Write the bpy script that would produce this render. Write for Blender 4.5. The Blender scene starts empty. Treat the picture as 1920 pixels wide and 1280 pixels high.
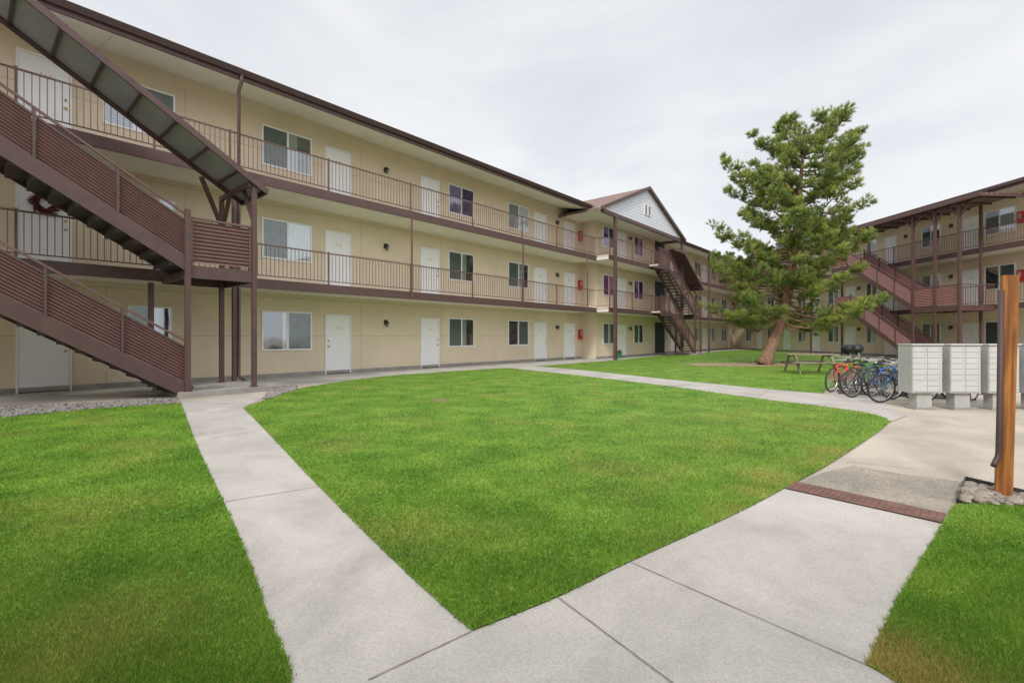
import bpy, bmesh, math, random
import numpy as np
from mathutils import Vector, Matrix
random.seed(7); np.random.seed(7)
C = bpy.context.scene.collection
H = 1.29; F0 = 904.0; U0 = 960.0; V0 = 631.0
R = math.radians

# ------------------------------------------------------------------ helpers
class MB:
    def __init__(s): s.v = []; s.f = []
    def add(s, vs, fs):
        n = len(s.v); s.v += [tuple(p) for p in vs]; s.f += [tuple(i + n for i in f) for f in fs]; return s
    def box(s, x0, x1, y0, y1, z0, z1):
        return s.add([(x0,y0,z0),(x1,y0,z0),(x1,y1,z0),(x0,y1,z0),(x0,y0,z1),(x1,y0,z1),(x1,y1,z1),(x0,y1,z1)],
                     [(0,3,2,1),(4,5,6,7),(0,1,5,4),(1,2,6,5),(2,3,7,6),(3,0,4,7)])
    def bar(s, p, q, w, h):
        p = Vector(p); q = Vector(q); d = (q - p).normalized()
        up = Vector((0,0,1))
        if abs(d.z) > .95: up = Vector((1,0,0))
        a = d.cross(up).normalized() * (w/2); b = a.cross(d).normalized() * (h/2)
        vs = [p-a-b, p+a-b, p+a+b, p-a+b, q-a-b, q+a-b, q+a+b, q-a+b]
        return s.add(vs, [(0,3,2,1),(4,5,6,7),(0,1,5,4),(1,2,6,5),(2,3,7,6),(3,0,4,7)])
    def tube(s, pts, r, n=8, cap=True):
        pts = [Vector(p) for p in pts]
        rs = r if isinstance(r, (list, tuple)) else [r]*len(pts)
        base = len(s.v); prev = None
        for i, p in enumerate(pts):
            d = (pts[min(i+1, len(pts)-1)] - pts[max(i-1, 0)])
            d = d.normalized() if d.length > 1e-9 else Vector((0,0,1))
            if prev is None:
                up = Vector((0,0,1)) if abs(d.z) < .9 else Vector((1,0,0))
                a = d.cross(up).normalized()
            else:
                a = (prev - d * prev.dot(d)).normalized()
            prev = a; b = d.cross(a)
            for k in range(n):
                t = 2*math.pi*k/n
                s.v.append(tuple(p + (a*math.cos(t) + b*math.sin(t))*rs[i]))
        for i in range(len(pts)-1):
            for k in range(n):
                k2 = (k+1) % n
                s.f.append((base+i*n+k, base+i*n+k2, base+(i+1)*n+k2, base+(i+1)*n+k))
        if cap:
            s.f.append(tuple(base+k for k in reversed(range(n))))
            s.f.append(tuple(base+(len(pts)-1)*n+k for k in range(n)))
        return s
    def lathe(s, prof, c=(0,0,0), n=20):
        base = len(s.v); m = len(prof)
        for r, z in prof:
            for k in range(n):
                t = 2*math.pi*k/n
                s.v.append((c[0]+r*math.cos(t), c[1]+r*math.sin(t), c[2]+z))
        for i in range(m-1):
            for k in range(n):
                k2 = (k+1) % n
                s.f.append((base+i*n+k, base+i*n+k2, base+(i+1)*n+k2, base+(i+1)*n+k))
        return s
    def torus(s, Rr, r, c, n=32, m=8):   # axis along y
        base = len(s.v)
        for i in range(n):
            a = 2*math.pi*i/n
            for j in range(m):
                b = 2*math.pi*j/m
                rr = Rr + r*math.cos(b)
                s.v.append((c[0]+rr*math.cos(a), c[1]+r*math.sin(b), c[2]+rr*math.sin(a)))
        for i in range(n):
            for j in range(m):
                s.f.append((base+i*m+j, base+i*m+(j+1)%m, base+((i+1)%n)*m+(j+1)%m, base+((i+1)%n)*m+j))
        return s
    def build(s, name, mat, parent=None, off=(0,0,0), smooth=False, label=None):
        me = bpy.data.meshes.new(name)
        me.from_pydata([(a-off[0], b-off[1], c-off[2]) for a,b,c in s.v], [], s.f)
        bm = bmesh.new(); bm.from_mesh(me); bmesh.ops.recalc_face_normals(bm, faces=bm.faces); bm.to_mesh(me); bm.free()
        if mat: me.materials.append(mat)
        if smooth:
            for p in me.polygons: p.use_smooth = True
        o = bpy.data.objects.new(name, me); C.objects.link(o)
        if parent: o.parent = parent
        if label: o['label'] = label
        return o

def tag(o, label, cat, group=None, kind=None):
    o['label'] = label; o['category'] = cat
    if group: o['group'] = group
    if kind: o['kind'] = kind
    return o
def thing(name, label, cat, loc, rz=0, group=None):
    o = bpy.data.objects.new(name, None); C.objects.link(o); o.empty_display_size = .2
    o.location = loc; o.rotation_euler = (0,0,rz)
    return tag(o, label, cat, group)
def struct(o, label=None):
    o['kind'] = 'structure'
    o['label'] = label or o.name.replace('_', ' ')
    return o
def G(u, v, z=0.0):
    Y = (H - z)*F0/(v - V0); return Vector(((u-U0)*Y/F0, Y, z))

class Frame:
    def __init__(s, deg):
        s.a = R(deg); s.ex = Vector((math.cos(s.a), math.sin(s.a))); s.ey = Vector((-math.sin(s.a), math.cos(s.a)))
    def t(s, u, D):
        r = Vector(((u-U0)/F0, 1)); Y = D/(r.dot(s.ey)); return Y*r.dot(s.ex)
    def w(s, t, D, z=0): p = s.ex*t + s.ey*D; return Vector((p.x, p.y, z))
FL = Frame(49.03); FR = Frame(-86.0)
DL = 15.6; DR = 26.8
A = Matrix(((FL.ey.x, FL.ey.y), (FR.ey.x, FR.ey.y))); cw = A.inverted() @ Vector((DL, DR))
TL = cw.dot(FL.ex); TR = cw.dot(FR.ex)

# ------------------------------------------------------------------ materials
def nt(name):
    m = bpy.data.materials.new(name); m.use_nodes = True
    return m, m.node_tree.nodes, m.node_tree.links, m.node_tree.nodes['Principled BSDF']
def M(name, col, rough=.7, metal=0, ns=3.0, na=.12, bump=0, bs=60, col2=None, fine=0, spec=None, stain=0, ss=.35):
    m, N, L, B = nt(name)
    B.inputs['Roughness'].default_value = rough; B.inputs['Metallic'].default_value = metal
    if spec is not None: B.inputs['Specular IOR Level'].default_value = spec
    tc = N.new('ShaderNodeTexCoord')
    n = N.new('ShaderNodeTexNoise'); n.inputs['Scale'].default_value = ns; n.inputs['Detail'].default_value = 6; n.inputs['Roughness'].default_value = .6
    L.new(tc.outputs['Object'], n.inputs['Vector'])
    r = N.new('ShaderNodeValToRGB')
    c2 = col2 or tuple(min(1, c*(1+na)) for c in col)
    c1 = tuple(c*(1-na) for c in col) if col2 is None else col
    r.color_ramp.elements[0].position = .3; r.color_ramp.elements[1].position = .7
    r.color_ramp.elements[0].color = (*c1, 1); r.color_ramp.elements[1].color = (*c2, 1)
    L.new(n.outputs['Fac'], r.inputs['Fac'])
    out = r.outputs['Color']
    if fine or bump:
        n2 = N.new('ShaderNodeTexNoise'); n2.inputs['Scale'].default_value = bs; n2.inputs['Detail'].default_value = 4
        L.new(tc.outputs['Object'], n2.inputs['Vector'])
    def scale(out, fac, a, b, lo, hi):
        mr = N.new('ShaderNodeMapRange'); mr.inputs[1].default_value = a; mr.inputs[2].default_value = b
        mr.inputs[3].default_value = lo; mr.inputs[4].default_value = hi
        L.new(fac, mr.inputs[0])
        mx = N.new('ShaderNodeVectorMath'); mx.operation = 'SCALE'
        L.new(out, mx.inputs[0]); L.new(mr.outputs[0], mx.inputs['Scale']); return mx.outputs[0]
    if fine: out = scale(out, n2.outputs['Fac'], .3, .7, 1-fine, 1+fine)
    if stain:
        n3 = N.new('ShaderNodeTexNoise'); n3.inputs['Scale'].default_value = ss; n3.inputs['Detail'].default_value = 8; n3.inputs['Roughness'].default_value = .65; n3.inputs['Distortion'].default_value = 1.0
        L.new(tc.outputs['Object'], n3.inputs['Vector'])
        out = scale(out, n3.outputs['Fac'], .35, .6, 1-stain, 1.0)
    L.new(out, B.inputs['Base Color'])
    if bump:
        bp = N.new('ShaderNodeBump'); bp.inputs['Strength'].default_value = bump; bp.inputs['Distance'].default_value = .01
        L.new(n2.outputs['Fac'], bp.inputs['Height']); L.new(bp.outputs[0], B.inputs['Normal'])
    return m
stucco = M('stucco', (.72,.61,.46), .9, ns=.5, na=.04, bump=.35, bs=45, fine=.05, stain=.09, ss=.6)
stucco_d = M('stucco_joint', (.49,.41,.30), .9)
concrete = M('concrete', (.43,.398,.36), .85, ns=1.3, na=.10, bump=.25, bs=90, fine=.13, stain=.24, ss=.8)
plaza = M('plaza_concrete', (.44,.385,.315), .9, ns=.8, na=.13, bump=.4, bs=70, fine=.2, stain=.26, ss=.5)
aggr = M('aggregate', (.30,.262,.215), .95, ns=1.2, na=.2, bump=.6, bs=70, fine=.34, stain=.3, ss=1.5)
jointm = M('joint', (.22,.19,.16), .95)
foundm = M('foundation', (.33,.31,.285), .9, bump=.3, stain=.25, ss=1.5)
brown = M('brown_metal', (.100,.053,.049), .5, ns=5, na=.15)
brownd = M('brown_dark', (.068,.038,.035), .6)
brownp = M('brown_panel', (.180,.096,.093), .5, ns=3, na=.12)
brownq = M('brown_panel_red', (.30,.15,.135), .5, ns=3, na=.12)
brownr = M('brown_rail', (.150,.079,.069), .5)
roofdark = M('stair_roof_sheet', (.36,.355,.38), .6, ns=2, na=.12)
white = M('white_paint', (.83,.83,.84), .45, ns=2, na=.02)
soffitm = M('soffit', (.82,.78,.71), .7, ns=2, na=.04)
deckm = M('deck_slab', (.58,.54,.49), .9)
brass = M('brass', (.65,.45,.15), .3, 1)
numm = M('number_tan', (.62,.47,.30), .6)
blackm = M('black', (.02,.02,.02), .5)
lanternm = M('lantern_glass', (.14,.13,.10), .2)
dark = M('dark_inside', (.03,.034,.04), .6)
blindm = M('blind_white', (.70,.72,.75), .7, ns=4)
blindg = M('blind_green', (.38,.43,.41), .7)
purple = M('curtain_purple', (.12,.05,.34), .8)
magenta = M('curtain_magenta', (.50,.07,.32), .8)
redm = M('red_box', (.50,.02,.02), .4)
steel = M('steel', (.5,.5,.5), .3, .9)
rubber = M('rubber', (.025,.025,.027), .7)
mailm = M('mailbox_grey', (.42,.42,.40), .5, ns=3, na=.05, stain=.1, ss=3)
maild = M('mailbox_door', (.50,.50,.48), .45, ns=3, na=.06)
lockm = M('lock_dark', (.2,.2,.2), .4)
treadm = M('tread', (.085,.062,.066), .8)
grit = M('gravel_stone', (.12,.11,.10), .85, ns=9, na=.5, col2=(.32,.29,.265))
rockm = M('river_rock', (.13,.11,.09), .85, ns=3.0, na=.3, col2=(.42,.36,.30), bump=.6, bs=40, fine=.2)
bark = M('bark', (.11,.06,.04), .95, ns=9, col2=(.32,.19,.12), bump=1, bs=18)
woodg = M('weathered_wood', (.15,.115,.085), .9, ns=6, col2=(.30,.24,.18))
grate = M('grate_brown', (.16,.08,.06), .8, ns=8, na=.3, bump=1, bs=60)
coverm = M('cover_brown', (.17,.15,.06), .9, ns=8, na=.3)

def shingle(name, col):
    m, N, L, B = nt(name); B.inputs['Roughness'].default_value = .95
    tc = N.new('ShaderNodeTexCoord'); b = N.new('ShaderNodeTexBrick')
    b.inputs['Scale'].default_value = 1; b.inputs['Brick Width'].default_value = .33; b.inputs['Row Height'].default_value = .14
    b.inputs['Mortar Size'].default_value = .006
    b.inputs['Color1'].default_value = (*col, 1); b.inputs['Color2'].default_value = (*[c*.65 for c in col], 1); b.inputs['Mortar'].default_value = (*[c*.3 for c in col], 1)
    L.new(tc.outputs['Object'], b.inputs['Vector']); L.new(b.outputs['Color'], B.inputs['Base Color'])
    return m
shing = shingle('brown_shingles', (.24,.155,.13))
def siding():
    m, N, L, B = nt('white_siding'); B.inputs['Roughness'].default_value = .6
    tc = N.new('ShaderNodeTexCoord'); s = N.new('ShaderNodeSeparateXYZ'); L.new(tc.outputs['Object'], s.inputs[0])
    a = N.new('ShaderNodeMath'); a.operation = 'FRACT'; b = N.new('ShaderNodeMath'); b.operation = 'MULTIPLY'; b.inputs[1].default_value = 5.5
    L.new(s.outputs['Z'], b.inputs[0]); L.new(b.outputs[0], a.inputs[0])
    r = N.new('ShaderNodeValToRGB'); r.color_ramp.elements[0].color = (.36,.37,.41,1); r.color_ramp.elements[1].color = (.70,.71,.76,1)
    r.color_ramp.elements[0].position = .04; r.color_ramp.elements[1].position = .25
    L.new(a.outputs[0], r.inputs['Fac']); L.new(r.outputs[0], B.inputs['Base Color'])
    return m
sidingm = siding()
def wood():
    m, N, L, B = nt('cedar'); B.inputs['Roughness'].default_value = .6
    tc = N.new('ShaderNodeTexCoord'); mp = N.new('ShaderNodeMapping'); mp.inputs['Scale'].default_value = (26,26,1.3)
    n = N.new('ShaderNodeTexNoise'); n.inputs['Scale'].default_value = 1.3; n.inputs['Detail'].default_value = 6; n.inputs['Distortion'].default_value = .6
    r = N.new('ShaderNodeValToRGB'); r.color_ramp.elements[0].color = (.20,.065,.015,1); r.color_ramp.elements[1].color = (.47,.18,.04,1)
    r.color_ramp.elements[0].position = .35; r.color_ramp.elements[1].position = .65
    L.new(tc.outputs['Object'], mp.inputs[0]); L.new(mp.outputs[0], n.inputs['Vector']); L.new(n.outputs['Fac'], r.inputs[0]); L.new(r.outputs[0], B.inputs['Base Color'])
    bp = N.new('ShaderNodeBump'); bp.inputs['Strength'].default_value = .4; bp.inputs['Distance'].default_value = .005
    L.new(n.outputs['Fac'], bp.inputs['Height']); L.new(bp.outputs[0], B.inputs['Normal'])
    return m
cedar = wood()
def glass(name, tint, refl):
    m, N, L, B = nt(name); N.remove(B); out = N['Material Output']
    t = N.new('ShaderNodeBsdfTransparent'); t.inputs[0].default_value = (*tint, 1)
    g = N.new('ShaderNodeBsdfGlossy'); g.inputs['Roughness'].default_value = .04; g.inputs[0].default_value = (.85,.9,.95,1)
    n = N.new('ShaderNodeTexNoise'); n.inputs['Scale'].default_value = 1.2
    tc = N.new('ShaderNodeTexCoord'); L.new(tc.outputs['Object'], n.inputs['Vector'])
    bp = N.new('ShaderNodeBump'); bp.inputs['Strength'].default_value = .12; bp.inputs['Distance'].default_value = .02
    L.new(n.outputs['Fac'], bp.inputs['Height']); L.new(bp.outputs[0], g.inputs['Normal'])
    mx = N.new('ShaderNodeMixShader'); mx.inputs[0].default_value = refl
    L.new(t.outputs[0], mx.inputs[1]); L.new(g.outputs[0], mx.inputs[2]); L.new(mx.outputs[0], out.inputs[0])
    return m
pane_c = glass('clear_pane', (.85,.9,.9), .28)
pane_s = glass('screened_pane', (.50,.54,.54), .10)

def grassmat(name, blades):
    m, N, L, B = nt(name); B.inputs['Roughness'].default_value = .65; B.inputs['Specular IOR Level'].default_value = .25
    tc = N.new('ShaderNodeTexCoord')
    def noise(s, d=3, off=0):
        mp = N.new('ShaderNodeMapping'); mp.inputs['Location'].default_value = (off, off, 0); L.new(tc.outputs['Object'], mp.inputs[0])
        n = N.new('ShaderNodeTexNoise'); n.inputs['Scale'].default_value = s; n.inputs['Detail'].default_value = d
        L.new(mp.outputs[0], n.inputs['Vector']); return n.outputs['Fac']
    r = N.new('ShaderNodeValToRGB'); e = r.color_ramp.elements
    e[0].position = .32; e[0].color = (.094,.212,.018,1)
    e[1].position = .70; e[1].color = (.215,.345,.042,1)
    x = e.new(.5); x.color = (.142,.275,.026,1)
    L.new(noise(1.6, 9), r.inputs[0])
    r2 = N.new('ShaderNodeValToRGB'); r2.color_ramp.elements[0].position = .53; r2.color_ramp.elements[1].position = .73
    L.new(noise(.8, 7, 31), r2.inputs[0])
    mx = N.new('ShaderNodeMixRGB'); mx.inputs[2].default_value = (.42,.32,.10,1)
    ml = N.new('ShaderNodeMath'); ml.operation = 'MULTIPLY'; ml.inputs[1].default_value = .30
    L.new(r2.outputs[0], ml.inputs[0])
    if blades:
        at = N.new('ShaderNodeAttribute'); at.attribute_name = 'dry'
        ad = N.new('ShaderNodeMath'); ad.operation = 'MAXIMUM'; L.new(ml.outputs[0], ad.inputs[0]); L.new(at.outputs['Fac'], ad.inputs[1]); L.new(ad.outputs[0], mx.inputs[0])
    else: L.new(ml.outputs[0], mx.inputs[0])
    L.new(r.outputs[0], mx.inputs[1])
    sc = N.new('ShaderNodeVectorMath'); sc.operation = 'SCALE'; L.new(mx.outputs[0], sc.inputs[0])
    mr = N.new('ShaderNodeMapRange')
    if blades:
        a2 = N.new('ShaderNodeAttribute'); a2.attribute_name = 'tone'; L.new(a2.outputs['Fac'], mr.inputs[0])
        mr.inputs[3].default_value = .62; mr.inputs[4].default_value = 1.42
    else:
        L.new(noise(45, 3), mr.inputs[0]); mr.inputs[1].default_value = .3; mr.inputs[2].default_value = .7
        mr.inputs[3].default_value = .5; mr.inputs[4].default_value = 1.1
    L.new(mr.outputs[0], sc.inputs['Scale']); L.new(sc.outputs[0], B.inputs['Base Color'])
    if blades:
        out = N['Material Output']; tr = N.new('ShaderNodeBsdfTranslucent'); L.new(sc.outputs[0], tr.inputs[0])
        ms = N.new('ShaderNodeMixShader'); ms.inputs[0].default_value = .35
        L.new(B.outputs[0], ms.inputs[1]); L.new(tr.outputs[0], ms.inputs[2]); L.new(ms.outputs[0], out.inputs[0])
    return m
lawnm = grassmat('lawn_ground', False); bladem = grassmat('grass_blade', True)

# ------------------------------------------------------------------ ground
def poly(name, pts, z, mat, label=None):
    b = MB(); vs = [(p[0], p[1], z) for p in pts]; b.add(vs, [tuple(range(len(vs)))])
    me = bpy.data.meshes.new(name); me.from_pydata(b.v, [], b.f)
    bm = bmesh.new(); bm.from_mesh(me); bmesh.ops.triangulate(bm, faces=bm.faces)
    for f in bm.faces:
        if f.normal.z < 0: f.normal_flip()
    bm.to_mesh(me); bm.free(); me.materials.append(mat)
    o = bpy.data.objects.new(name, me); C.objects.link(o); return struct(o, label)
def gp(l): return [G(u, v).xy for u, v in l]
def smooth(pts, n=5):
    out = []
    for i in range(len(pts)-1):
        p0 = pts[max(i-1,0)]; p1 = pts[i]; p2 = pts[i+1]; p3 = pts[min(i+2, len(pts)-1)]
        for k in range(n):
            t = k/n
            out.append(.5*((2*p1)+(p2-p0)*t+(2*p0-5*p1+4*p2-p3)*t*t+(3*p1-p0-3*p2+p3)*t**3))
    out.append(pts[-1]); return out
b = MB(); b.add([(-300,-300,0),(300,-300,0),(300,400,0),(-300,400,0)], [(0,1,2,3)])
struct(b.build('ground', plaza), 'pale beige concrete plaza and ground')
wl = lambda t, D: FL.w(t, D).xy
poly('walkway', [wl(-9,13.0), wl(55,13.0), wl(55,15.7), wl(-9,15.7)], .004, concrete, 'concrete walkway along the long left wing')
left_e = smooth(gp([(338,752),(352,790),(366,828),(395,892),(428,962),(470,1062),(506,1170),(545,1280)])+[Vector((-.62,1.2)), Vector((-.5,.6))])
corner_p = G(456, 765).xy
right_e2 = smooth(gp([(456,765),(501,811),(549,862),(601,917),(702,1018),(790,1102),(885,1186)]))
rp_left = smooth(gp([(885,1186),(1045,1122),(1180,1056),(1380,965),(1475,915),(1560,868),(1640,815),(1670,791)]))
top_e = smooth(gp([(1670,791),(1640,778),(1560,765),(1400,745),(1250,724),(1100,706),(1010,696),(950,690)]))
poly('path', left_e + [Vector((.3,.6)), Vector((2.0,1.2))] + [G(1625,1250).xy] + [G(1768,984).xy] + [G(1475,915).xy] + list(reversed(rp_left[:21])) + list(reversed(right_e2))[1:] + [G(500,744).xy], .008, concrete, 'pale concrete footpath running to the left staircase and joining in the foreground')
far_up = smooth(gp([(1002,687),(1060,691),(1130,698),(1250,711),(1400,726),(1500,735),(1545,738)]))
poly('path', top_e + list(far_up) + gp([(1640,745),(1700,780)]), .009, concrete, 'pale narrow footpath crossing between the two lawns')
poly('aggregate_patch', gp([(1545,886),(1600,874),(1700,890),(1830,907),(1795,945),(1775,966),(1492,905)]), .005, aggr, 'slightly darker weathered concrete above the brown drain')
mid_l = [corner_p] + smooth(gp([(500,750),(555,731),(600,722),(700,708),(820,698),(950,690)]))
lawnC = right_e2 + rp_left[1:] + top_e[1:] + list(reversed(mid_l))[1:-1]
lawnA = [Vector((-40, 11))]+[G(-400,815).xy, G(0,784).xy, G(180,766).xy] + left_e[1:] + [Vector((-1.0,-2)), Vector((-40,-2))]
far_low = smooth(gp([(1002,687),(1080,681),(1160,675),(1230,668),(1300,663),(1360,658),(1430,656),(1500,661),(1590,671),(1680,684),(1690,695),(1640,712),(1560,727),(1545,738)]))
lawnF = list(far_up) + list(reversed(far_low))[1:-1]
lawnR = smooth(gp([(1625,1250),(1690,1115),(1768,984),(1790,948)])) + gp([(1920,948),(2300,960)]) + [Vector((7,.5)), Vector((1.2,.5)), Vector((1.55,1.5))]
lawns = [('lawn', lawnC, 'large central green lawn with dry yellow spots'), ('lawn', lawnA, 'green lawn left of the footpath'), ('lawn', lawnF, 'far lawn around the pine tree'), ('lawn', lawnR, 'green lawn corner beside the timber post')]
for n, p, l in lawns: poly(n, p, .014, lawnm, l)
tb = G(1432, 684)
poly('soil_patch', [(tb.x-1.0+2.6*math.cos(a/20*6.283)*(1+.15*math.sin(a*1.7)), tb.y+.1+1.4*math.sin(a/20*6.283)) for a in range(20)], .018, M('soil', (.33,.24,.15), .95, ns=3, na=.3, bump=1), 'bare dry soil around the pine trunk')

def line(p, q, w, name='path_joint', mat=jointm, z=.0125, label='thin joint in the concrete'):
    p = G(*p).xy; q = G(*q).xy; d = (q-p).normalized(); n = Vector((-d.y, d.x))*w/2
    b = MB(); m = 22
    for i in range(m+1):
        c = p.lerp(q, i/m) + n*random.uniform(-.3,.3); b.v += [(*(c-n*random.uniform(.5,1.1)), z), (*(c+n*random.uniform(.5,1.1)), z)]
    b.f = [(2*i,2*i+2,2*i+3,2*i+1) for i in range(m)]
    return struct(b.build(name, mat), label)
for p, q, w in [((366,829),(494,808),.009),((424,942),(598,914),.009),((690,1279),(885,1187),.007),((1046,1123),(1262,1285),.009),((1181,1056),(1628,1252),.007)]:
    line(p, q, w)
for p, q in [((1590,866),(1720,880)),((1720,790),(1920,815)),((1540,755),(1690,775)),((1150,703),(1120,709)),((1300,718),(1270,726)),((1440,732),(1420,747))]:
    line(p, q, .012)
b = MB(); pl = gp([(1472,918),(1492,905),(1774,966),(1768,984)])
for i in range(24):
    a0 = i/24; a1 = (i+.88)/24
    q = [pl[0].lerp(pl[3], a0), pl[0].lerp(pl[3], a1), pl[1].lerp(pl[2], a1), pl[1].lerp(pl[2], a0)]
    b.add([(*x, .018) for x in q], [(0,1,2,3)])
b.add([(*x, .0145) for x in (pl[0], pl[3], pl[2], pl[1])], [(0,1,2,3)])
tag(b.build('drain_grate', grate), 'long rusty brown drain strip crossing the concrete path', 'drain cover')
pc = G(822, 752, .0)
t_ = thing('utility_cover', 'small brown utility cover sunk in the central lawn', 'cover', (pc.x, pc.y, .002))
MB().lathe([(0,.03),(.13,.03),(.15,.025),(.15,0)], n=24).build('lid', coverm, t_, smooth=False)
MB().lathe([(.155,.02),(.19,.022),(.21,0)], n=24).build('rim', coverm, t_)

# gravel
def icos(n):
    b_ = bmesh.new(); bmesh.ops.create_icosphere(b_, subdivisions=n, radius=1)
    v = np.array([x.co[:] for x in b_.verts]); f = [tuple(x.index for x in g.verts) for g in b_.faces]; b_.free(); return v, f
iv, ifc = icos(3); iv1, ifc1 = icos(1)
def rock(b, x, y, z, r, flat=.6, hi=False):
    v, f = (iv, ifc) if hi else (iv1, ifc1)
    s = np.array([r*random.uniform(.7,1.3), r*random.uniform(.65,1.1), r*flat*random.uniform(.7,1.1)])
    ph = np.random.rand(3)*6
    w = v*(1+.16*np.sin(v[:, [1,2,0]]*2.6+ph)+.05*np.sin(v[:, [2,0,1]]*6+ph))*s
    a = random.random()*6.28; c, s_ = math.cos(a), math.sin(a)
    b.add(np.stack([w[:,0]*c-w[:,1]*s_+x, w[:,0]*s_+w[:,1]*c+y, w[:,2]+z], 1).tolist(), f)
def pip(P, poly_):
    x, y = P[:,0], P[:,1]; ins = np.zeros(len(P), bool); n = len(poly_)
    for i in range(n):
        x1, y1 = poly_[i]; x2, y2 = poly_[(i+1) % n]
        if abs(y1-y2) < 1e-12: continue
        c = ((y1 > y) != (y2 > y)) & (x < (x2-x1)*(y-y1)/(y2-y1)+x1)
        ins ^= c
    return ins
gfloor = M('gravel_floor', (.11,.10,.085), .95, ns=20, na=.6)
def gravel(pxpoly, n, r0, r1, label):
    P = [tuple(p) for p in gp(pxpoly)]
    xs = [p[0] for p in P]; ys = [p[1] for p in P]
    Q = np.random.rand(n*4, 2)*[max(xs)-min(xs), max(ys)-min(ys)]+[min(xs), min(ys)]
    Q = Q[pip(Q, P)][:n]; b = MB()
    for x, y in Q: rock(b, x, y, .02, random.uniform(r0, r1))
    o = b.build('gravel', grit, smooth=True); tag(o, label, 'gravel', kind='stuff')
    poly('gravel_bed', P, .010, gfloor, label+' underlay')
gravel([(-60,767),(0,764),(200,755),(300,748),(332,747),(338,757),(180,767),(0,785),(-60,792)], 1500, .02, .036, 'grey gravel strip between the wall and the left lawn')
gravel([(496,747),(512,727),(556,724),(556,731),(500,750)], 420, .03, .055, 'small gravel bed right of the concrete step')
gravel([(1797,943),(1808,905),(1925,932),(2100,975),(2080,985),(1925,949)], 400, .010, .02, 'fine gravel between the stones by the post')
P = [tuple(p) for p in gp([(1800,946),(1810,910),(1925,936),(2000,957),(1925,954)])]
placed = []
for k in range(4000):
    x = random.uniform(3.2, 5.2); y = random.uniform(3.5, 4.5)
    if not pip(np.array([[x, y]]), P)[0]: continue
    r = random.uniform(.028, .062)
    if any((x-a)**2+(y-b_)**2 < (r+c)**2*.6 for a, b_, c in placed): continue
    placed.append((x, y, r))
    if len(placed) >= 38: break
for x, y, r in placed:
    b = MB(); rock(b, 0, 0, r*.35, r, .62, True); o = b.build('river_stone', rockm, smooth=True); o.location = (x, y, .012)
    tag(o, 'rough grey brown stone in the edged bed at the foot of the timber post', 'stone', 'stones around the timber post')
e = gp([(1793,946),(1809,903),(1925,930)])
b = MB()
b.v = [(*e[0],0),(*e[1],0),(*e[2],0),(*e[0],.05),(*e[1],.05),(*e[2],.05)]
ee = [p+Vector((.006,-.006)) for p in e]; b.v += [(*p,0) for p in ee]+[(*p,.05) for p in ee]
b.f = [(0,1,4,3),(1,2,5,4),(6,7,10,9),(7,8,11,10),(3,4,10,9),(4,5,11,10)]
tag(b.build('bed_edging', M('edging', (.06,.055,.05), .8)), 'thin dark edging strip around the stone bed', 'edging')

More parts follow.
